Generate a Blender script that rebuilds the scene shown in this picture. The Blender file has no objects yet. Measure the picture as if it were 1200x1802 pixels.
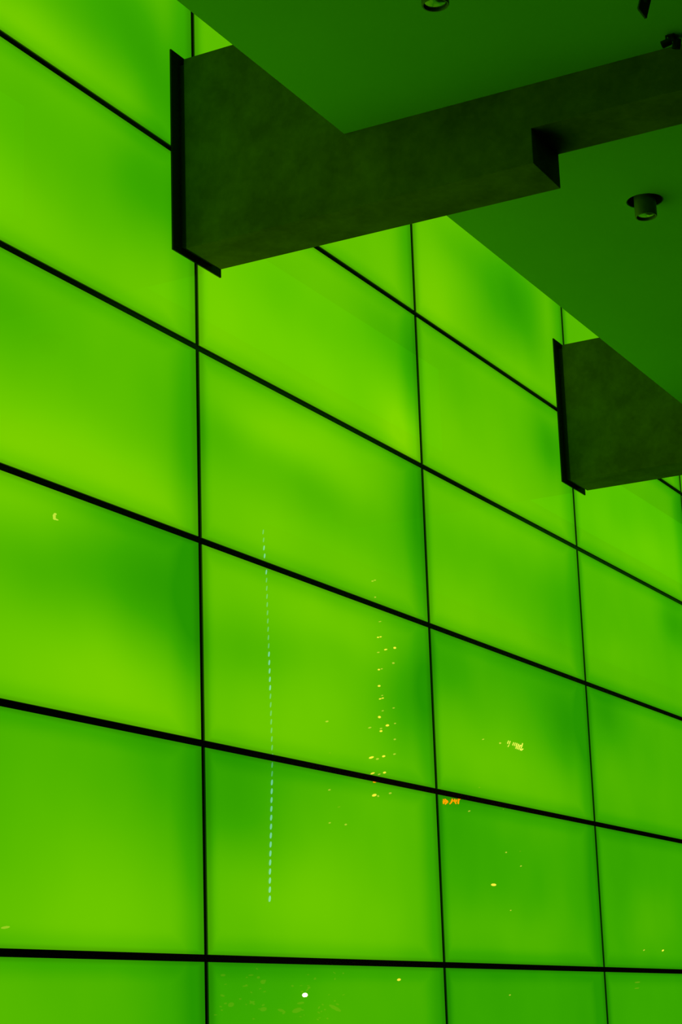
import bpy, bmesh, math, random
from mathutils import Matrix, Vector

S = 1.2                      # one panel row is 1.2 m high; all lengths below are in rows
scene = bpy.context.scene

# ---------------------------------------------------------------- camera
FOCAL = 3443.5               # px on a 1200 px wide frame
yaw, pitch, roll = 1.0881726, 0.2579049, -0.0336379
CAM = Vector((-7.91902, -4.93332, -0.33503))
Fw = Vector((math.sin(yaw) * math.cos(pitch), math.cos(yaw) * math.cos(pitch), math.sin(pitch)))
R0 = Vector((math.cos(yaw), -math.sin(yaw), 0))
U0 = R0.cross(Fw)
Rt = math.cos(roll) * R0 + math.sin(roll) * U0
Up = -math.sin(roll) * R0 + math.cos(roll) * U0
cam_data = bpy.data.cameras.new('camera')
cam = bpy.data.objects.new('camera', cam_data)
scene.collection.objects.link(cam)
cam_data.sensor_fit = 'HORIZONTAL'
cam_data.sensor_width = 36.0
cam_data.lens = FOCAL * 36.0 / 1200.0
cam_data.clip_end = 1000
M = Matrix((Rt, Up, -Fw)).transposed().to_4x4()
M.translation = CAM * S
cam.matrix_world = M
scene.camera = cam

# ---------------------------------------------------------------- world (night), exposure
world = bpy.data.worlds.new('night_sky')
scene.world = world
world.use_nodes = True
bg = world.node_tree.nodes['Background']
bg.inputs['Color'].default_value = (0.05, 0.07, 0.06, 1)
bg.inputs['Strength'].default_value = 0.01
scene.view_settings.view_transform = 'Standard'
scene.view_settings.look = 'None'
scene.view_settings.gamma = 1.0
scene.view_settings.exposure = 0.0
scene.view_settings.use_curve_mapping = False

COLW = 2.59325               # panel width in rows
GAP = 0.034                  # open joint between panels
CZ = 3.855                   # ceiling underside
CTOP = 4.508                 # top of beams and slab
CEDGE = -0.962               # ceiling edge facing the wall
CEND = -3.15                 # ceiling edge on the street side
FLOORZ = -1.668
BX0, BX1 = -0.172, 0.160     # beam faces about its panel joint
BZ = 3.463                   # underside of deep part of the beam
BZ2 = 3.637                  # underside of shallow part
STEP = -1.928                # where the deep part ends


# ---------------------------------------------------------------- helpers
def link(o, parent=None):
    scene.collection.objects.link(o)
    if parent is not None:
        o.parent = parent
    return o


def obj(name, bm, mat, parent=None, loc=None):
    me = bpy.data.meshes.new(name)
    bmesh.ops.recalc_face_normals(bm, faces=bm.faces)
    bm.to_mesh(me)
    bm.free()
    me.materials.append(mat)
    o = bpy.data.objects.new(name, me)
    if loc is not None:
        o.location = Vector(loc) * S
    return link(o, parent)


def empty(name, loc, label=None, cat=None, group=None):
    o = bpy.data.objects.new(name, None)
    o.empty_display_size = 0.1
    o.location = Vector(loc) * S
    link(o)
    tag(o, label, cat, group)
    return o


def tag(o, label=None, cat=None, group=None, kind=None):
    if label: o['label'] = label
    if cat: o['category'] = cat
    if group: o['group'] = group
    if kind: o['kind'] = kind
    return o


def box(bm, x0, x1, y0, y1, z0, z1, bevel=0.0, mat=None):
    """box in row units"""
    vs = [bm.verts.new(Vector((x, y, z)) * S) for x in (x0, x1) for y in (y0, y1) for z in (z0, z1)]
    idx = [(0, 1, 3, 2), (4, 6, 7, 5), (0, 4, 5, 1), (2, 3, 7, 6), (0, 2, 6, 4), (1, 5, 7, 3)]
    fs = [bm.faces.new([vs[i] for i in f]) for f in idx]
    if bevel:
        es = list({e for f in fs for e in f.edges})
        bmesh.ops.bevel(bm, geom=es, offset=bevel * S, segments=2, affect='EDGES')
    if mat is not None:
        bmesh.ops.transform(bm, matrix=mat, verts=[v for v in bm.verts if v.is_valid])
    return bm


def lathe(bm, prof, seg=40, mat=Matrix()):
    """prof: list of (radius, z) in row units, revolved about z"""
    rings = []
    for r, z in prof:
        if r < 1e-6:
            rings.append([bm.verts.new(mat @ (Vector((0, 0, z)) * S))])
        else:
            rings.append([bm.verts.new(mat @ (Vector((r * math.cos(2 * math.pi * k / seg),
                                                      r * math.sin(2 * math.pi * k / seg), z)) * S))
                          for k in range(seg)])
    for a, b in zip(rings, rings[1:]):
        for k in range(seg):
            j = (k + 1) % seg
            if len(a) == 1 and len(b) == 1: continue
            if len(a) == 1: bm.faces.new((a[0], b[k], b[j]))
            elif len(b) == 1: bm.faces.new((a[k], b[0], a[j]))
            else: bm.faces.new((a[k], b[k], b[j], a[j]))
    return bm


def smooth(o, angle=40):
    for p in o.data.polygons: p.use_smooth = True
    try:
        o.data.set_sharp_from_angle(angle=math.radians(angle))
    except Exception:
        pass
    return o


# ---------------------------------------------------------------- materials
def new_mat(name):
    m = bpy.data.materials.new(name)
    m.use_nodes = True
    nt = m.node_tree
    return m, nt, nt.nodes['Principled BSDF']


def plain(name, col, rough=0.6, metal=0.0, spec=0.5):
    m, nt, p = new_mat(name)
    n = nt.nodes.new('ShaderNodeTexNoise')
    n.inputs['Scale'].default_value = 30
    mp = nt.nodes.new('ShaderNodeMapRange')
    mp.inputs['To Min'].default_value = max(rough - 0.08, 0.02)
    mp.inputs['To Max'].default_value = min(rough + 0.08, 1)
    nt.links.new(n.outputs['Fac'], mp.inputs['Value'])
    nt.links.new(mp.outputs['Result'], p.inputs['Roughness'])
    p.inputs['Base Color'].default_value = (*col, 1)
    p.inputs['Metallic'].default_value = metal
    p.inputs['Specular IOR Level'].default_value = spec
    return m


def glow(name, col, strength):
    m, nt, p = new_mat(name)
    p.inputs['Base Color'].default_value = (0, 0, 0, 1)
    p.inputs['Emission Color'].default_value = (*col, 1)
    p.inputs['Emission Strength'].default_value = strength
    return m


NBLOB = 6


def backlit_glass():
    """polished glass over a backlit diffuser; where the diffuser is brighter or dimmer
    is set for each panel by its own properties"""
    m, nt, p = new_mat('backlit_glass')
    N, L = nt.nodes, nt.links

    def math_(op, a, b=None, c=None):
        n = N.new('ShaderNodeMath'); n.operation = op
        for i, v in enumerate((a, b, c)):
            if v is None: continue
            if isinstance(v, (int, float)): n.inputs[i].default_value = v
            else: L.new(v, n.inputs[i])
        return n.outputs[0]

    tc = N.new('ShaderNodeTexCoord')
    # gentle distortion so the pools of light are not perfect ellipses
    info = N.new('ShaderNodeObjectInfo')
    nz = N.new('ShaderNodeTexNoise'); nz.noise_dimensions = '4D'
    nz.inputs['Scale'].default_value = 0.75; nz.inputs['Detail'].default_value = 1.0
    L.new(tc.outputs['Object'], nz.inputs['Vector'])
    L.new(math_('MULTIPLY', info.outputs['Random'], 37.0), nz.inputs['W'])
    sub = N.new('ShaderNodeVectorMath'); sub.operation = 'SUBTRACT'
    L.new(nz.outputs['Color'], sub.inputs[0]); sub.inputs[1].default_value = (0.5, 0.5, 0.5)
    sc = N.new('ShaderNodeVectorMath'); sc.operation = 'SCALE'
    L.new(sub.outputs[0], sc.inputs[0]); sc.inputs['Scale'].default_value = 0.45
    ad = N.new('ShaderNodeVectorMath'); ad.operation = 'ADD'
    L.new(tc.outputs['Object'], ad.inputs[0]); L.new(sc.outputs[0], ad.inputs[1])

    def uv(src):
        s = N.new('ShaderNodeSeparateXYZ'); L.new(src, s.inputs[0])
        return (math_('MULTIPLY_ADD', s.outputs['X'], 1 / (COLW * S), 0.5),
                math_('MULTIPLY_ADD', s.outputs['Z'], 1 / S, 0.5), s)
    u, v, _ = uv(ad.outputs[0])
    u0, v0, s0 = uv(tc.outputs['Object'])
    at = N.new('ShaderNodeAttribute'); at.attribute_type = 'OBJECT'; at.attribute_name = 'level'
    t = at.outputs['Fac']
    for k in range(NBLOB):
        a = N.new('ShaderNodeAttribute'); a.attribute_type = 'OBJECT'; a.attribute_name = 'pool%d' % k
        b = N.new('ShaderNodeAttribute'); b.attribute_type = 'OBJECT'; b.attribute_name = 'pool%d_size' % k
        sa = N.new('ShaderNodeSeparateXYZ'); L.new(a.outputs['Vector'], sa.inputs[0])
        sb = N.new('ShaderNodeSeparateXYZ'); L.new(b.outputs['Vector'], sb.inputs[0])
        # rotated by slope: v is measured along a slanted axis
        dx = math_('SUBTRACT', u, sa.outputs['X'])
        dz = math_('SUBTRACT', v, sa.outputs['Y'])
        dz = math_('MULTIPLY_ADD', dx, sb.outputs['Z'], dz)
        ex = math_('POWER', math_('DIVIDE', dx, sb.outputs['X']), 2.0)
        ez = math_('POWER', math_('DIVIDE', dz, sb.outputs['Y']), 2.0)
        g = math_('EXPONENT', math_('MULTIPLY', math_('ADD', ex, ez), -0.5))
        t = math_('MULTIPLY_ADD', g, sa.outputs['Z'], t)
    # finer unevenness
    n2 = N.new('ShaderNodeTexNoise'); n2.noise_dimensions = '4D'
    n2.inputs['Scale'].default_value = 1.1; n2.inputs['Detail'].default_value = 2.0
    L.new(tc.outputs['Object'], n2.inputs['Vector'])
    L.new(math_('MULTIPLY', info.outputs['Random'], 91.0), n2.inputs['W'])
    t = math_('ADD', t, math_('MULTIPLY', math_('SUBTRACT', n2.outputs['Fac'], 0.5), 0.22))
    # distance to panel edge: dimming along the joints is painted into the emission
    hx, hz = (COLW - GAP) / 2 * S, (1 - GAP) / 2 * S
    ex = math_('SUBTRACT', hx, math_('ABSOLUTE', s0.outputs['X']))
    ez = math_('SUBTRACT', hz, math_('ABSOLUTE', s0.outputs['Z']))

    def fall(d, w):  # 1 at edge, 0 inside, smooth
        mr = N.new('ShaderNodeMapRange'); mr.interpolation_type = 'SMOOTHERSTEP'
        L.new(d, mr.inputs['Value'])
        mr.inputs['From Min'].default_value = 0.0; mr.inputs['From Max'].default_value = w
        mr.inputs['To Min'].default_value = 1.0; mr.inputs['To Max'].default_value = 0.0
        return mr.outputs['Result']
    er = math_('SUBTRACT', hx, s0.outputs['X'])          # wider dimming painted in towards each panel's right end
    e1 = math_('MAXIMUM', fall(ex, 0.16), fall(ez, 0.15))
    e1 = math_('MAXIMUM', e1, math_('MULTIPLY', fall(er, 0.42), 1.7))
    e2 = math_('MAXIMUM', fall(ex, 0.10), fall(ez, 0.035))
    t = math_('SUBTRACT', t, math_('MULTIPLY', e1, 0.17))
    cr = N.new('ShaderNodeValToRGB')
    el = cr.color_ramp.elements
    cr.color_ramp.interpolation = 'LINEAR'
    stops = [(0.0, (0.020, 0.300, 0.0)), (0.25, (0.045, 0.390, 0.0)), (0.5, (0.096, 0.485, 0.0)),
             (0.75, (0.150, 0.570, 0.0)), (1.0, (0.210, 0.64, 0.0))]
    el[0].position = 0; el[0].color = (*stops[0][1], 1)
    el[1].position = 1; el[1].color = (*stops[-1][1], 1)
    for ps, c in stops[1:-1]:
        e = el.new(ps); e.color = (*c, 1)
    L.new(t, cr.inputs['Fac'])
    fac = math_('SUBTRACT', 1.0, math_('MULTIPLY', e2, 0.22))
    geo = N.new('ShaderNodeNewGeometry')
    sn = N.new('ShaderNodeSeparateXYZ'); L.new(tc.outputs['Normal'], sn.inputs[0])
    front = math_('GREATER_THAN', math_('ABSOLUTE', sn.outputs['Y']), 0.5)   # face glows fully, edges are given a faint glow
    L.new(cr.outputs['Color'], p.inputs['Emission Color'])
    L.new(math_('MULTIPLY', math_('MULTIPLY_ADD', front, 0.88, 0.12), fac), p.inputs['Emission Strength'])
    p.inputs['Base Color'].default_value = (0.01, 0.03, 0.01, 1)
    p.inputs['Roughness'].default_value = 0.0
    p.inputs['IOR'].default_value = 1.5
    return m


def concrete():
    m, nt, p = new_mat('board_marked_concrete')
    N, L = nt.nodes, nt.links
    tc = N.new('ShaderNodeTexCoord')
    n1 = N.new('ShaderNodeTexNoise'); n1.inputs['Scale'].default_value = 3.2
    n1.inputs['Detail'].default_value = 6; n1.inputs['Roughness'].default_value = 0.62
    n2 = N.new('ShaderNodeTexNoise'); n2.inputs['Scale'].default_value = 22
    n2.inputs['Detail'].default_value = 4
    L.new(tc.outputs['Object'], n1.inputs['Vector']); L.new(tc.outputs['Object'], n2.inputs['Vector'])
    mx = N.new('ShaderNodeMix'); mx.data_type = 'FLOAT'; mx.inputs[0].default_value = 0.2
    L.new(n1.outputs['Fac'], mx.inputs[2]); L.new(n2.outputs['Fac'], mx.inputs[3])
    cr = N.new('ShaderNodeValToRGB')
    cr.color_ramp.elements[0].position = 0.38; cr.color_ramp.elements[0].color = (0.165, 0.137, 0.10, 1)
    cr.color_ramp.elements[1].position = 0.62; cr.color_ramp.elements[1].color = (0.28, 0.23, 0.17, 1)
    L.new(mx.outputs[0], cr.inputs['Fac'])
    L.new(cr.outputs['Color'], p.inputs['Base Color'])
    p.inputs['Roughness'].default_value = 0.85
    p.inputs['Specular IOR Level'].default_value = 0.2
    bp = N.new('ShaderNodeBump'); bp.inputs['Strength'].default_value = 0.12; bp.inputs['Distance'].default_value = 0.01
    L.new(n2.outputs['Fac'], bp.inputs['Height']); L.new(bp.outputs['Normal'], p.inputs['Normal'])
    return m


def painted(name, c1, c2, rough):
    m, nt, p = new_mat(name)
    N, L = nt.nodes, nt.links
    tc = N.new('ShaderNodeTexCoord')
    n1 = N.new('ShaderNodeTexNoise'); n1.inputs['Scale'].default_value = 1.2; n1.inputs['Detail'].default_value = 3
    L.new(tc.outputs['Object'], n1.inputs['Vector'])
    cr = N.new('ShaderNodeValToRGB')
    cr.color_ramp.elements[0].position = 0.35; cr.color_ramp.elements[0].color = (*c1, 1)
    cr.color_ramp.elements[1].position = 0.65; cr.color_ramp.elements[1].color = (*c2, 1)
    L.new(n1.outputs['Fac'], cr.inputs['Fac']); L.new(cr.outputs['Color'], p.inputs['Base Color'])
    p.inputs['Roughness'].default_value = rough
    p.inputs['Specular IOR Level'].default_value = 0.2
    return m


GLASS = backlit_glass()
CONCRETE = concrete()
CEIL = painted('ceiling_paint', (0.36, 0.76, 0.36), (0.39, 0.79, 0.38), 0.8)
FLOOR = painted('dark_paving', (0.035, 0.035, 0.035), (0.055, 0.055, 0.05), 0.8)
BLACK = plain('black_gasket', (0.006, 0.008, 0.006), 0.25, 0.0, 0.5)
STEEL = plain('blackened_steel', (0.05, 0.055, 0.045), 0.6, 0.0, 0.25)
LAMP_BODY = plain('grey_lamp_metal', (0.16, 0.17, 0.16), 0.4, 0.2)
LAMP_BLACK = plain('black_lamp_metal', (0.015, 0.017, 0.015), 0.5)
LENS = plain('lamp_lens', (0.32, 0.36, 0.32), 0.12, 0.9)
TOWER = plain('tower_cladding', (0.01, 0.01, 0.012), 0.7)

# ---------------------------------------------------------------- floor
bm = bmesh.new()
box(bm, -60, 200, -64, 0.10, FLOORZ - 0.1, FLOORZ)
tag(obj('floor', bm, FLOOR), kind='structure')

# ---------------------------------------------------------------- luminous wall
C0, C1 = -2, 7               # panel columns
R0_, R1_ = -2, 6             # panel rows (row 0 starts on the joint near eye height)
bm = bmesh.new()
box(bm, C0 * COLW, C1 * COLW, 0.022, 0.10, FLOORZ, R1_)
wall = tag(obj('wall_back', bm, STEEL), kind='structure')

# pools of brighter (+) and dimmer (-) light painted into each panel's emission: u, v, amount, width u, width v, slant
POOLS = {
    (-1, 4): (0.5, [(0.766, 0.51, -0.304, 0.182, 0.24, 0), (0.539, 0.088, 0.225, 0.234, 0.144, 0), (0.89, 0.612, 0.108, 0.065, 0.24, 0), (0.883, 0.143, -0.304, 0.065, 0.264, 0), (0.383, 0.128, 0.18, 0.13, 0.12, 0)]),
    (-1, 3): (0.56, [(0.835, 0.738, -0.365, 0.117, 0.24, 0), (0.397, 0.155, 0.198, 0.156, 0.18, 0), (0.906, 0.17, 0.198, 0.156, 0.168, 0), (0.474, 0.713, -0.091, 0.195, 0.18, 0)]),
    (-1, 2): (0.56, [(0.403, 0.737, -0.213, 0.13, 0.144, 0), (0.481, 0.159, 0.36, 0.286, 0.168, 0), (0.841, 0.14, 0.135, 0.156, 0.12, 0), (0.911, 0.584, -0.167, 0.091, 0.24, 0)]),
    (-1, 1): (0.52, [(0.421, 0.894, 0.315, 0.195, 0.12, 0), (0.896, 0.752, -0.418, 0.169, 0.24, 0), (0.53, 0.665, -0.167, 0.195, 0.144, 0), (0.712, 0.169, 0.378, 0.325, 0.18, 0)]),
    (-1, 0): (0.42, [(0.907, 0.732, -0.19, 0.156, 0.3, 0), (0.488, 0.804, -0.015, 0.26, 0.24, 0), (0.694, 0.341, 0.234, 0.221, 0.24, 0), (0.582, 0.092, 0.18, 0.325, 0.144, 0)]),
    (-1, -1): (0.4, [(0.936, 0.762, -0.152, 0.13, 0.48, 0), (0.492, 0.794, 0.054, 0.26, 0.36, 0)]),
    (0, 4): (0.62, [(0.911, 0.16, 0.135, 0.13, 0.18, 0), (0.964, 0.359, -0.114, 0.078, 0.18, 0), (-0.02, 0.721, -0.091, 0.26, 0.36, 0)]),
    (0, 3): (0.66, [(0.054, 0.2, 0.135, 0.13, 0.3, 0), (0.912, 0.749, -0.365, 0.169, 0.192, 0), (0.494, 0.286, 0.108, 0.325, 0.24, 0), (0.912, 0.144, 0.378, 0.091, 0.168, 0), (0.399, 0.548, -0.091, 0.195, 0.144, 0)]),
    (0, 2): (0.55, [(0.048, 0.647, -0.152, 0.091, 0.264, 0), (0.359, 0.795, 0.306, 0.312, 0.12, 0), (0.501, 0.527, -0.137, 0.195, 0.144, 0), (0.966, 0.728, -0.319, 0.104, 0.288, 0), (0.187, 0.161, 0.144, 0.195, 0.18, 0), (0.57, 0.189, 0.108, 0.26, 0.12, 0)]),
    (0, 1): (0.58, [(0.459, 0.818, 0.198, 0.325, 0.12, 0), (0.178, 0.564, -0.167, 0.182, 0.144, 0), (0.895, 0.6, -0.471, 0.117, 0.264, 0), (0.349, 0.154, 0.18, 0.26, 0.24, 0)]),
    (0, 0): (0.42, [(0.082, 0.703, -0.289, 0.182, 0.24, 0), (0.377, 0.287, 0.324, 0.364, 0.24, 0), (0.69, 0.906, 0.072, 0.26, 0.24, 0), (0.233, 0.976, -0.091, 0.26, 0.096, 0)]),
    (0, -1): (0.26, [(0.071, 0.915, -0.091, 0.13, 0.24, 0), (0.631, 0.835, 0.108, 0.26, 0.36, 0)]),
    (1, 4): (0.58, [(0.084, 0.154, 0.27, 0.13, 0.288, 0), (0.639, 0.575, -0.456, 0.169, 0.264, 0), (0.549, -0.044, 0.162, 0.195, 0.144, 0), (0.889, 0.647, 0.09, 0.065, 0.18, 0), (0.256, 0.661, -0.114, 0.13, 0.12, 0)]),
    (1, 3): (0.56, [(0.834, 0.733, -0.418, 0.104, 0.192, 0), (0.093, 0.171, 0.108, 0.156, 0.24, 0), (0.507, 0.156, 0.126, 0.26, 0.18, 0), (0.184, 0.767, -0.091, 0.13, 0.168, 0)]),
    (1, 2): (0.5, [(0.316, 0.928, 0.144, 0.325, 0.144, 0), (0.515, 0.608, -0.076, 0.195, 0.144, 0), (0.861, 0.489, -0.228, 0.104, 0.24, 0), (0.117, 0.194, 0.162, 0.156, 0.168, 0), (0.49, 0.132, 0.09, 0.26, 0.12, 0)]),
    (1, 1): (0.4, [(0.053, 0.795, -0.213, 0.13, 0.18, 0), (0.854, 0.738, -0.38, 0.169, 0.24, 0), (0.303, 0.22, 0.234, 0.364, 0.192, 0), (0.405, 0.873, -0.091, 0.195, 0.12, 0)]),
    (1, 0): (0.26, [(0.091, 0.86, -0.106, 0.156, 0.18, 0), (0.902, 0.592, -0.091, 0.104, 0.36, 0), (0.318, 0.174, 0.162, 0.39, 0.144, 0), (0.496, 0.903, 0.054, 0.26, 0.12, 0)]),
    (1, -1): (0.18, [(0.893, 0.87, -0.091, 0.13, 0.36, 0)]),
    (2, 4): (0.5, []),
    (2, 3): (0.46, [(0.617, 0.293, 0.198, 0.234, 0.144, 0), (0.97, 0.874, -0.19, 0.078, 0.18, 0), (0.176, 0.286, 0.072, 0.13, 0.18, 0)]),
    (2, 2): (0.42, [(0.845, 0.808, -0.342, 0.104, 0.168, 0), (0.391, 0.996, 0.045, 0.195, 0.12, 0), (0.289, 0.286, 0.108, 0.195, 0.12, 0)]),
    (2, 1): (0.34, [(0.141, 0.85, -0.266, 0.117, 0.156, 0), (0.452, 0.907, 0.0, 0.195, 0.12, 0), (0.353, 0.276, 0.072, 0.26, 0.18, 0)]),
    (2, 0): (0.25, [(0.178, 0.828, -0.076, 0.156, 0.24, 0), (0.444, 0.325, 0.144, 0.156, 0.18, 0)]),
    (2, -1): (0.2, []),
}
DEFAULT = (0.45, [(0.92, 0.6, -0.35, 0.12, 0.25, 0.0), (0.4, 0.28, 0.22, 0.25, 0.2, 0.1), (0.15, 0.8, 0.12, 0.15, 0.15, 0.0)])


def panel_mesh(h):
    bm = bmesh.new()
    hx = (COLW - GAP) / 2
    box(bm, -hx, hx, 0.0, 0.016, -h / 2, h / 2)
    me = bpy.data.meshes.new('glass_panel')
    bmesh.ops.recalc_face_normals(bm, faces=bm.faces)
    bm.to_mesh(me); bm.free()
    me.materials.append(GLASS)
    return me


full = panel_mesh(1 - GAP)
low_h = -1 - FLOORZ - GAP
low = panel_mesh(low_h)
low.materials[0] = STEEL
low.name = 'added_dark_panel'
for c in range(C0, C1):
    for r in range(R0_, R1_):
        if r == -2:          # unseen bottom row, made dark to lessen light on ceiling and beams
            me, z = low, FLOORZ + GAP / 2 + low_h / 2
        else:
            me, z = full, r + 0.5
        o = bpy.data.objects.new('added_dark_panel' if r == -2 else 'glass_panel', me)
        o.location = Vector(((c + 0.5) * COLW, 0, z)) * S
        link(o, wall)
        level, pools = POOLS.get((c, r), DEFAULT)
        o['level'] = float(level)
        for k in range(NBLOB):
            if k < len(pools):
                u, v, a, su, sv, sl = pools[k]
            else:
                u, v, a, su, sv, sl = 0.5, 0.5, 0.0, 0.2, 0.2, 0.0
            o['pool%d' % k] = [float(u), float(v), float(a)]
            o['pool%d_size' % k] = [float(su), float(sv), float(sl)]
for r in range(R0_ + 1, R1_):
    bm = bmesh.new()
    box(bm, C0 * COLW, C1 * COLW, 0.007, 0.021, r - GAP / 2, r + GAP / 2)
    obj('horizontal_joint', bm, BLACK, wall)
zs = [FLOORZ] + list(range(R0_ + 1, R1_ + 1))
for c in range(C0, C1 + 1):
    bm = bmesh.new()
    for za, zb in zip(zs, zs[1:]):
        box(bm, c * COLW - GAP / 2, c * COLW + GAP / 2, 0.007, 0.021,
            za + (GAP / 2 if za != FLOORZ else 0), zb - GAP / 2)
    obj('vertical_joint', bm, BLACK, wall)

# ---------------------------------------------------------------- ceiling with round recesses
LAMPS = [(1.385, -1.94), (1.385 - COLW, -1.94)]
HOLE_R = 0.098
HOLE_D = 0.14


def slab(bm, x0, x1, holes):
    y0, y1, z0, z1 = CEND, CEDGE, CZ, CTOP

    def q(*pts):
        bm.faces.new([bm.verts.new(Vector(pt) * S) for pt in pts])
    q((x0, y0, z1), (x1, y0, z1), (x1, y1, z1), (x0, y1, z1))
    q((x0, y0, z0), (x1, y0, z0), (x1, y0, z1), (x0, y0, z1))
    q((x0, y1, z0), (x0, y1, z1), (x1, y1, z1), (x1, y1, z0))
    q((x0, y0, z0), (x0, y0, z1), (x0, y1, z1), (x0, y1, z0))
    q((x1, y0, z0), (x1, y1, z0), (x1, y1, z1), (x1, y0, z1))
    if not holes:
        q((x0, y0, z0), (x0, y1, z0), (x1, y1, z0), (x1, y0, z0))
        return
    hx, hy = holes[0]
    h = 0.2
    xs, ys = [x0, hx - h, hx + h, x1], [y0, hy - h, hy + h, y1]
    for i in range(3):
        for j in range(3):
            if i == 1 and j == 1: continue
            q((xs[i], ys[j], z0), (xs[i], ys[j + 1], z0), (xs[i + 1], ys[j + 1], z0), (xs[i + 1], ys[j], z0))
    n = 48
    sq, ci, tp = [], [], []
    for k in range(n):
        a = 2 * math.pi * k / n
        ca, sa = math.cos(a), math.sin(a)
        m_ = max(abs(ca), abs(sa))
        sq.append(bm.verts.new(Vector((hx + h * ca / m_, hy + h * sa / m_, z0)) * S))
        ci.append(bm.verts.new(Vector((hx + HOLE_R * ca, hy + HOLE_R * sa, z0)) * S))
        tp.append(bm.verts.new(Vector((hx + HOLE_R * ca, hy + HOLE_R * sa, z0 + HOLE_D)) * S))
    for k in range(n):
        j = (k + 1) % n
        bm.faces.new((sq[k], sq[j], ci[j], ci[k]))
        bm.faces.new((ci[k], ci[j], tp[j], tp[k]))
    bm.faces.new(tp)


bm = bmesh.new()
g = 0.001
slab(bm, -3 * COLW, BX0 - g, [LAMPS[1]])
slab(bm, BX1 + g, 2 * COLW + BX0 - g, [LAMPS[0]])
slab(bm, 2 * COLW + BX1 + g, C1 * COLW, [])
tag(obj('ceiling', bm, CEIL), kind='structure')


# ---------------------------------------------------------------- concrete beams
def beam(cx, label):
    t = empty('concrete_beam', (cx, 0, BZ), label, 'beam', 'concrete beams carrying the ceiling')
    w = BX1 - BX0
    # body: one stepped profile in y-z, swept in x
    prof = [(-0.05, BZ), (-0.05, CTOP), (CEND, CTOP), (CEND, BZ2), (STEP, BZ2), (STEP, BZ)]
    bm = bmesh.new()
    a = [bm.verts.new(Vector((BX0, y, z - BZ)) * S) for y, z in prof]
    b = [bm.verts.new(Vector((BX1, y, z - BZ)) * S) for y, z in prof]
    bm.faces.new(a); bm.faces.new(list(reversed(b)))
    for k in range(len(prof)):
        j = (k + 1) % len(prof)
        bm.faces.new((a[k], b[k], b[j], a[j]))
    bmesh.ops.recalc_face_normals(bm, faces=bm.faces)
    bmesh.ops.bevel(bm, geom=list(bm.edges), offset=0.002, segments=1, affect='EDGES')
    obj('beam_body', bm, CONCRETE, t)
    bm = bmesh.new()
    box(bm, -0.229, 0.229, -0.010, -0.0005, 3.449 - BZ, 4.552 - BZ, bevel=0.001)
    pl = obj('wall_plate', bm, STEEL, t)
    pl['label'] = 'black steel plate'
    bm = bmesh.new()
    box(bm, BX0 + 0.02, BX1 - 0.02, -0.051, -0.009, 0.02, CTOP - BZ - 0.02)
    obj('bearing_block', bm, STEEL, t)
    return t


beam(0.0, 'dark grey concrete beam, the long stepped one crossing the top of the picture')
beam(2 * COLW, 'dark grey concrete beam cut off by the right edge, farther from the camera')


# ---------------------------------------------------------------- recessed cylinder downlights
def downlight(x, y, label):
    t = empty('downlight', (x, y, CZ), label, 'ceiling lamp', 'recessed cylinder lamps in the ceiling')
    bm = bmesh.new()
    lathe(bm, [(0.0, HOLE_D - 0.004), (HOLE_R - 0.002, HOLE_D - 0.004), (HOLE_R - 0.002, 0.002), (HOLE_R - 0.005, 0.002),
               (HOLE_R - 0.005, HOLE_D - 0.008), (0.0, HOLE_D - 0.008)], 48)
    smooth(obj('recess_can', bm, LAMP_BLACK, t))
    r = 0.058
    d = -0.092
    bm = bmesh.new()
    lathe(bm, [(0.0, HOLE_D - 0.03), (r - 0.006, HOLE_D - 0.03), (r, HOLE_D - 0.036), (r, d + 0.004), (r - 0.003, d), (r - 0.008, d),
               (r - 0.010, d + 0.004), (r - 0.010, d + 0.02), (0.0, d + 0.02)], 48)
    smooth(obj('lamp_cylinder', bm, LAMP_BODY, t))
    bm = bmesh.new()
    lathe(bm, [(r - 0.0105, d + 0.019), (r - 0.014, d + 0.010), (0.02, d + 0.006), (0.0, d + 0.005), (0.0, d + 0.0195), (r - 0.0105, d + 0.0195)], 48)
    smooth(obj('lens', bm, LENS, t))
    bm = bmesh.new()
    lathe(bm, [(0, HOLE_D - 0.008), (0.015, HOLE_D - 0.008), (0.015, HOLE_D - 0.03), (0, HOLE_D - 0.03)], 16)
    obj('stem', bm, LAMP_BLACK, t)
    return t


downlight(*LAMPS[0], 'cylinder lamp hanging out of a dark round recess right of the stepped beam')
downlight(*LAMPS[1], 'cylinder lamp cut off by the top edge, only its rim showing')


def rotm(rx, ry, rz):
    return Matrix.Rotation(rz, 4, 'Z') @ Matrix.Rotation(ry, 4, 'Y') @ Matrix.Rotation(rx, 4, 'X')


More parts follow.
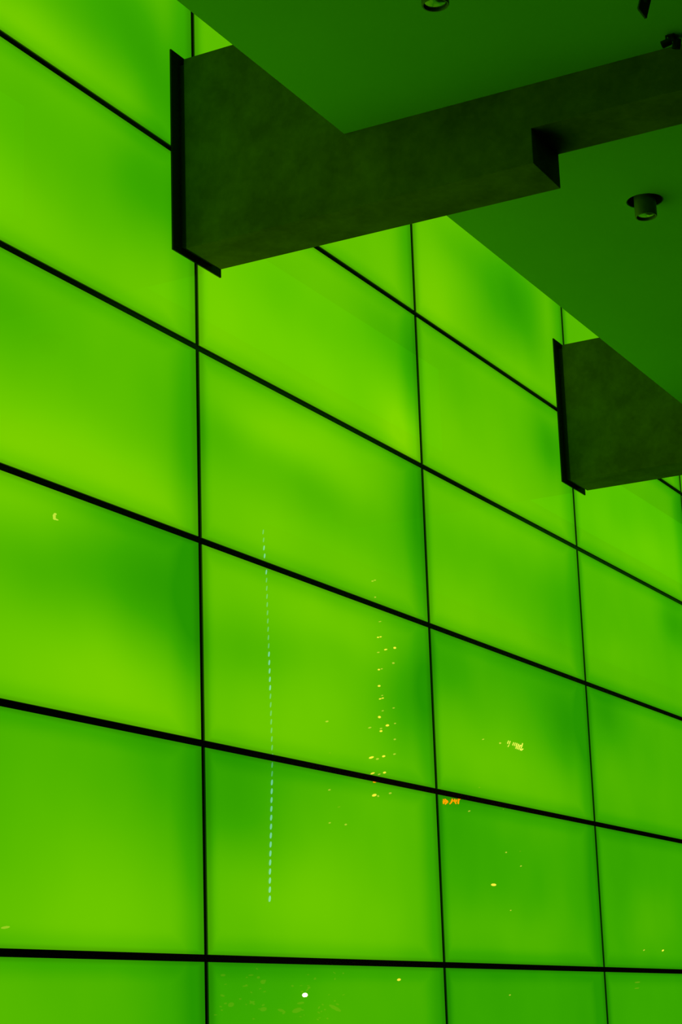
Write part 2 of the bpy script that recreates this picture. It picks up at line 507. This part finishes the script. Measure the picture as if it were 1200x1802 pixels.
# square floodlight head at the top edge
def flood(x, y):
    t = empty('ceiling_spotlight', (x, y, CZ), 'small black square spotlight head pointing down at the top edge of the ceiling', 'spotlight')
    bm = bmesh.new()
    lathe(bm, [(0, 0), (0.03, 0), (0.03, -0.012), (0, -0.012)], 24)
    obj('mounting_disc', bm, LAMP_BLACK, t)
    bm = bmesh.new()
    lathe(bm, [(0, -0.012), (0.007, -0.012), (0.007, -0.05), (0, -0.05)], 12)
    obj('stem', bm, LAMP_BLACK, t)
    m = Matrix.Translation(Vector((0, 0, -0.078)) * S) @ rotm(math.radians(14), math.radians(-24), math.radians(28))
    bm = bmesh.new()
    box(bm, -0.022, 0.022, -0.022, 0.022, -0.048, 0.036)
    for v in bm.verts:                       # the mouth of the head is cut at a slant
        if v.co.z < 0: v.co.z += (v.co.y / S + 0.022) * 0.8 * S - 0.016 * S
    bmesh.ops.bevel(bm, geom=list(bm.edges), offset=0.003 * S, segments=2, affect='EDGES')
    bmesh.ops.transform(bm, matrix=m, verts=bm.verts)
    obj('lamp_head', bm, LAMP_BLACK, t)
    bm = bmesh.new()
    for s in (-1, 1):
        box(bm, s * 0.026 - 0.002, s * 0.026 + 0.002, -0.006, 0.006, -0.006, 0.045)
    box(bm, -0.028, 0.028, -0.006, 0.006, 0.041, 0.045)
    bmesh.ops.transform(bm, matrix=Matrix.Translation(Vector((0, 0, -0.085)) * S) @ rotm(0, 0, math.radians(28)), verts=bm.verts)
    obj('yoke', bm, LAMP_BLACK, t)
    return t


flood(-0.745, -2.690)


# pair of small round spotlight heads beside the beam
def twin(x, y):
    t = empty('twin_spotlight', (x, y, CZ), 'pair of small black round spotlight heads on the ceiling against the stepped beam', 'spotlight')
    bm = bmesh.new()
    box(bm, -0.030, 0.030, -0.015, 0.015, -0.010, 0.0, bevel=0.002)
    obj('mounting_plate', bm, LAMP_BLACK, t)
    for dx, dy, dz, rx, ry, r, l in ((-0.030, 0.018, -0.040, 65, 40, 0.017, 0.045), (0.012, -0.015, -0.034, 20, -15, 0.019, 0.045)):
        m = Matrix.Translation(Vector((dx, dy, dz)) * S) @ rotm(math.radians(rx), math.radians(ry), 0)
        bm = bmesh.new()
        lathe(bm, [(0, l / 2), (r * 0.8, l / 2), (r, l / 2 - 0.006), (r, -l / 2), (r - 0.003, -l / 2), (r - 0.003, -l / 2 + 0.006), (0, -l / 2 + 0.006)], 28, m)
        h = smooth(obj('lamp_head', bm, LAMP_BLACK, t))
        bm = bmesh.new()
        lathe(bm, [(0, 0.0), (0.004, 0.0), (0.004, -0.03), (0, -0.03)], 10, Matrix.Translation(Vector((dx, dy, -0.004)) * S))
        obj('stem', bm, LAMP_BLACK, t)
    return t


twin(-0.262, -2.652)

# ---------------------------------------------------------------- the street side behind the camera
# Buildings with lit windows and signs stand across the street; the glass mirrors them.
KY = 50.0


def street_point(px, py, k=KY):
    """point on the facade plane y=-k whose mirror image in the glass is seen along this view ray"""
    d = Fw + Rt * ((px - 600) / FOCAL) - Up * ((py - 901) / FOCAL)
    p = CAM + d * ((k - CAM.y) / d.y)
    return Vector((p.x, -p.y, p.z))


d0 = Fw
PX = (KY - CAM.y) / Fw.y / FOCAL          # about one pixel, in rows, at the facade
XS = 1.0 / 0.447                          # facade is seen obliquely: stretch along x

LED = glow('pale_led', (0.50, 0.85, 1.25), 2.6)
LED_DIM = glow('pale_led_dim', (0.45, 0.85, 1.0), 1.2)
WARM = glow('warm_window', (1.0, 0.50, 0.05), 8.0)
WARM_DIM = glow('warm_window_dim', (1.0, 0.50, 0.08), 3.2)
ORANGE = glow('orange_sign_light', (1.0, 0.06, 0.0), 9.0)
YELLOW = glow('yellow_sign_light', (1.0, 0.62, 0.10), 6.0)
WHITE = glow('white_street_light', (1.0, 0.80, 0.5), 26.0)
FAINT = glow('faint_warm_light', (1.0, 0.35, 0.05), 0.5)


def lamp_piece(name, px, py, w, h, tilt, mat, parent, base, k_=KY):
    """flat glowing lozenge w x h pixels across"""
    c = street_point(px, py, k_)
    bm = bmesh.new()
    n = 8
    ring = []
    for y in (0.0, -0.03):
        ring.append([])
        for k in range(n):
            a = 2 * math.pi * (k + 0.5) / n
            a2x, a2y = w / 2 * math.cos(a), h / 2 * math.sin(a)
            x = a2x * math.cos(tilt) - a2y * math.sin(tilt)
            z = a2x * math.sin(tilt) + a2y * math.cos(tilt)
            ring[-1].append(bm.verts.new(Vector((x * PX * XS, y, z * PX)) * S))
    bm.faces.new(ring[0]); bm.faces.new(list(reversed(ring[1])))
    for k in range(n):
        j = (k + 1) % n
        bm.faces.new((ring[0][k], ring[1][k], ring[1][j], ring[0][j]))
    o = obj(name, bm, mat, parent)
    o.location = (c - Vector(base)) * S
    return o


def block(name, x0, x1, z1, label, depth=12):
    bx, by = (x0 + x1) / 2, -KY - 0.04 - depth / 2
    t = empty(name, (bx, by, FLOORZ), label, 'building')
    bm = bmesh.new()
    box(bm, x0 - bx, x1 - bx, -depth / 2, depth / 2, 0, z1 - FLOORZ)
    obj('building_body', bm, TOWER, t)
    return t, (bx, by, FLOORZ)


tower, tb = block('office_tower', street_point(330, 1000).x, street_point(765, 1200).x, street_point(463, 880).z,
                  'dark tower mirrored in the glass, with a dashed column of pale lights')
path = [(463, 926), (465, 965), (467, 990), (469, 1005), (470.5, 1060), (473, 1130), (475.5, 1200), (478, 1280),
        (479.6, 1330), (479, 1370), (478, 1420), (476.8, 1480), (475.5, 1530), (475, 1590)]


def path_x(y):
    for (xa, ya), (xb, yb) in zip(path, path[1:]):
        if ya <= y <= yb:
            return xa + (xb - xa) * (y - ya) / (yb - ya)
    return path[-1][0]


y = 936.0
while y < 1583:
    f = (y - 930) / 650
    big = y > 1365 or 955 < y < 1010 or 1140 < y < 1215
    wdt = 0.9 + 1.0 * f if not big else 1.2 + 1.3 * f
    lamp_piece('light_dash', path_x(y), y, wdt, 8.5 + 1.5 * f, -0.12, LED if big else LED_DIM, tower, tb)
    y += 14.0 + 2.1 * f

A, B = WARM, WARM_DIM
for px, py, w, h, m_ in [
    (655.8, 1022.5, 4, 1.8, B), (660, 1021, 4, 1.6, B), (660.5, 1050.8, 3, 2, B), (669, 1093.8, 5, 1.4, B),
    (665.5, 1121.5, 3.5, 2, A), (670, 1120.6, 4, 1.7, A), (695, 1140, 5, 3.4, A), (679, 1143, 6, 2.2, A), (666, 1148, 4.5, 1.8, B),
    (692.5, 1166.8, 4.5, 3, B), (667, 1178.3, 4, 2.4, A), (672, 1177, 4, 1.6, B), (667.5, 1207, 5, 3, A), (673, 1223.8, 3.5, 1.4, B),
    (669.3, 1229.8, 4.5, 2, A), (673.8, 1228.5, 4, 1.8, A), (693, 1245.8, 4, 1.8, B), (673.8, 1250.8, 4, 1.6, B),
    (668, 1261.8, 5, 3.8, A), (682, 1276.5, 6.5, 3.4, A), (695.5, 1273, 3.5, 2, B), (651, 1280.5, 6, 2, B),
    (670.8, 1282, 4.5, 2, B), (670.8, 1286.5, 5, 3, A), (575.8, 1269.5, 5, 2.4, B), (695, 1301, 4, 2.4, B),
    (653.8, 1333, 9.5, 3.2, A), (664.5, 1335.5, 5.5, 2.6, B), (675.5, 1330.8, 6, 3, A), (694.5, 1327, 5, 2.2, B),
    (656, 1360.8, 8, 2.4, A), (667.5, 1362.5, 5, 1.8, B), (677, 1359.5, 5.5, 3, A), (660, 1375.3, 7, 3.6, ORANGE), (665.5, 1375.5, 3, 2.5, B),
    (659, 1399.3, 8.5, 4, A), (665.8, 1400.8, 3, 3, B), (687, 1395.8, 5, 2.6, B), (580, 1390, 4, 2, B),
    (596.8, 1420, 5, 2, FAINT), (580.5, 1448, 3.5, 1.8, B), (608.8, 1451, 4, 2.4, B), (580.8, 1325, 3, 1.6, FAINT)]:
    lamp_piece('lit_window', px, py, w, h, 0.55, m_, tower, tb)

low1, lb = block('low_building', max(street_point(765, 1200).x, street_point(775, 1400).x) + 0.3, street_point(1230, 1400).x, street_point(850, 1280).z,
                 'low dark building mirrored in the glass, with scattered warm lights')
for px, py, w, h, m_ in [
    (850.5, 1301, 5, 1.6, B), (880.4, 1307.7, 4.5, 3, B), (844, 1385.7, 3.5, 2, FAINT), (826, 1427.3, 5, 2, B),
    (886, 1424, 3, 1.6, FAINT), (891, 1500, 3.5, 2.4, B), (915.5, 1498, 3, 1.4, FAINT), (917, 1524, 4, 2, B),
    (869, 1557, 11, 4.8, A), (899, 1602, 3, 1.6, B), (897.6, 1751, 3.5, 2, B), (1133.5, 1672, 5.5, 1.6, B),
    (1166.7, 1672.6, 6.5, 2.8, A), (1047, 1704, 6.5, 2.8, A), (1122, 1728.6, 16, 3, FAINT), (1121, 1739, 14, 2, FAINT)]:
    lamp_piece('lit_window', px, py, w, h, 0.55 if w < 10 else 0.1, m_, low1, lb)


# two lit signs: strokes of the (mirrored, hardly readable) lettering
def stroke_sign(name, strokes, mat, label, lift=0.35):
    c = street_point(strokes[0][0], strokes[0][1])
    t = empty(name, (c.x, -KY - 0.03, c.z), label, 'sign')
    b = Vector((c.x, -KY - 0.03, c.z))
    for x0, y0, x1, y1, w in strokes:
        p0, p1 = street_point(x0, y0, KY - 0.06), street_point(x1, y1, KY - 0.06)
        bm = bmesh.new()
        d = (p1 - p0); L_ = max(d.length, 1e-4); n = Vector((-d.z, 0, d.x)) / L_
        # stroke width corrected for the oblique view
        n = Vector((n.x * XS, 0, n.z)) * (w / 2 * PX)
        f = [p0 - n, p0 + n, p1 + n, p1 - n]
        vs = [bm.verts.new((v - b) * S) for v in f] + [bm.verts.new((v - b - Vector((0, 0.03, 0))) * S) for v in f]
        for q_ in ((0, 1, 2, 3), (7, 6, 5, 4), (0, 4, 5, 1), (1, 5, 6, 2), (2, 6, 7, 3), (3, 7, 4, 0)):
            bm.faces.new([vs[i] for i in q_])
        obj('letter_stroke', bm, mat, t)
    return t


stroke_sign('lit_sign', [
    (780, 1407, 783, 1410, 2.2), (783, 1410, 780, 1414, 2.2), (779.5, 1410.5, 786, 1410.5, 2.0), (783, 1406.5, 788.5, 1410.5, 2.4), (788.5, 1410.5, 783.5, 1415, 2.4),
    (796.5, 1406, 794.5, 1412, 2.2), (794.5, 1412, 791.5, 1414.8, 1.8), (795, 1409, 799, 1409.5, 1.8),
    (800.5, 1406, 800.5, 1411, 2.2), (800.5, 1411, 803, 1414.5, 1.8), (804, 1407, 803, 1411, 1.6),
    (807.5, 1406, 806.5, 1414.5, 2.4), (806.5, 1408.5, 810, 1405.5, 1.6)],
    ORANGE, 'small orange lit lettering mirrored just below a horizontal joint')
random.seed(4)
st = []
for k in range(9):
    x = 894 + k * 3.0; y0 = 1306.0 + k * 0.95
    if k == 2: continue
    st.append((x - 0.8, y0 + 2.6, x + 1.2, y0 - 2.2 + random.uniform(-0.8, 0.8), 1.1 if k < 5 else 1.7))
for k in range(5):
    x = 908.5 + k * 2.6; y0 = 1315.5 + k * 0.9
    st.append((x - 0.9, y0 + 1.6, x + 1.0, y0 - 1.6, 1.3))
st += [(894, 1314, 896, 1311, 1.0), (914, 1312.5, 918.5, 1311.5, 1.6), (918.5, 1312.5, 920, 1308, 1.6), (916, 1320, 921, 1318, 1.4)]
stroke_sign('lit_sign', st, YELLOW, 'yellow cluster of lit lettering mirrored in a middle right panel')


# street lamps and other low lights
def street_lamp(px, py, w, h, mat, label):
    c = street_point(px, py, KY - 2)
    t = empty('street_lamp', (c.x, -KY + 1.98, FLOORZ), label, 'street lamp', 'street lamps across the road')
    bm = bmesh.new()
    lathe(bm, [(0, 0), (0.09, 0), (0.07, 0.1), (0.05, max(c.z - FLOORZ - 0.1, 0.2)), (0, max(c.z - FLOORZ - 0.1, 0.2))], 12)
    obj('pole', bm, TOWER, t)
    lamp_piece('lamp_globe', px, py, w, h, 0.3, mat, t, (c.x, -KY + 1.98, FLOORZ), KY - 2)


street_lamp(537, 1751, 7.5, 6.5, WHITE, 'bright white lamp mirrored low in the bottom row of panels')
street_lamp(702.3, 1724, 6, 4, WARM, 'small yellow lamp mirrored low, right of the bright white lamp')
street_lamp(10, 1632, 8, 3, WARM_DIM, 'faint yellow lamp mirrored at the left edge')

far, fb = block('slab_building', street_point(20, 1200).x, street_point(300, 1200).x, street_point(97, 870).z,
                'tall plain dark building mirrored at the left, almost unlit')
# leaning crescent light high on the left
t = empty('lit_crescent', tuple(street_point(97, 909)), 'small yellow curved light mirrored in the second row at left', 'lamp')
b = tuple(street_point(97, 909))
for px, py, w, h, tl in ((97.5, 904.6, 2.6, 3.2, -0.5), (95.9, 908, 2.8, 5.0, 0), (96.2, 912, 2.8, 4.4, 0), (99.3, 914, 4.6, 1.8, 0)):
    lamp_piece('lamp_segment', px, py, w, h, tl, YELLOW, t, b)

# faint warm glints at the bottom, added as small glowing lozenges
random.seed(11)
for px, py, w, h in [(393, 1716, 7, 5), (463, 1728, 8, 9), (455, 1720, 5, 5), (442, 1716, 8, 3), (432, 1735, 9, 3), (464, 1776, 11, 9),
                     (495, 1778, 12, 6), (530, 1765, 14, 5), (523, 1778, 18, 10), (544, 1738, 5, 5), (532, 1745, 4, 4), (515, 1735, 4, 4),
                     (392, 1752, 7, 4), (407, 1768, 10, 9), (444, 1764, 10, 4), (590, 1774, 26, 8), (500, 1782, 7, 4), (541, 1742, 8, 2)]:
    lamp_piece('glint', px, py, w * 0.8, h * 0.7, random.uniform(-0.6, 0.9), FAINT, tower, tb)
for k in range(46):      # smaller sparkles round the big glints
    px = random.choice((400, 440, 462, 530, 550, 590)) + random.gauss(0, 12)
    py = random.choice((1722, 1738, 1765, 1778)) + random.gauss(0, 7)
    lamp_piece('glint', px, py, random.uniform(1.5, 5), random.uniform(1, 2.5), random.uniform(-0.8, 1.2), FAINT, tower, tb)
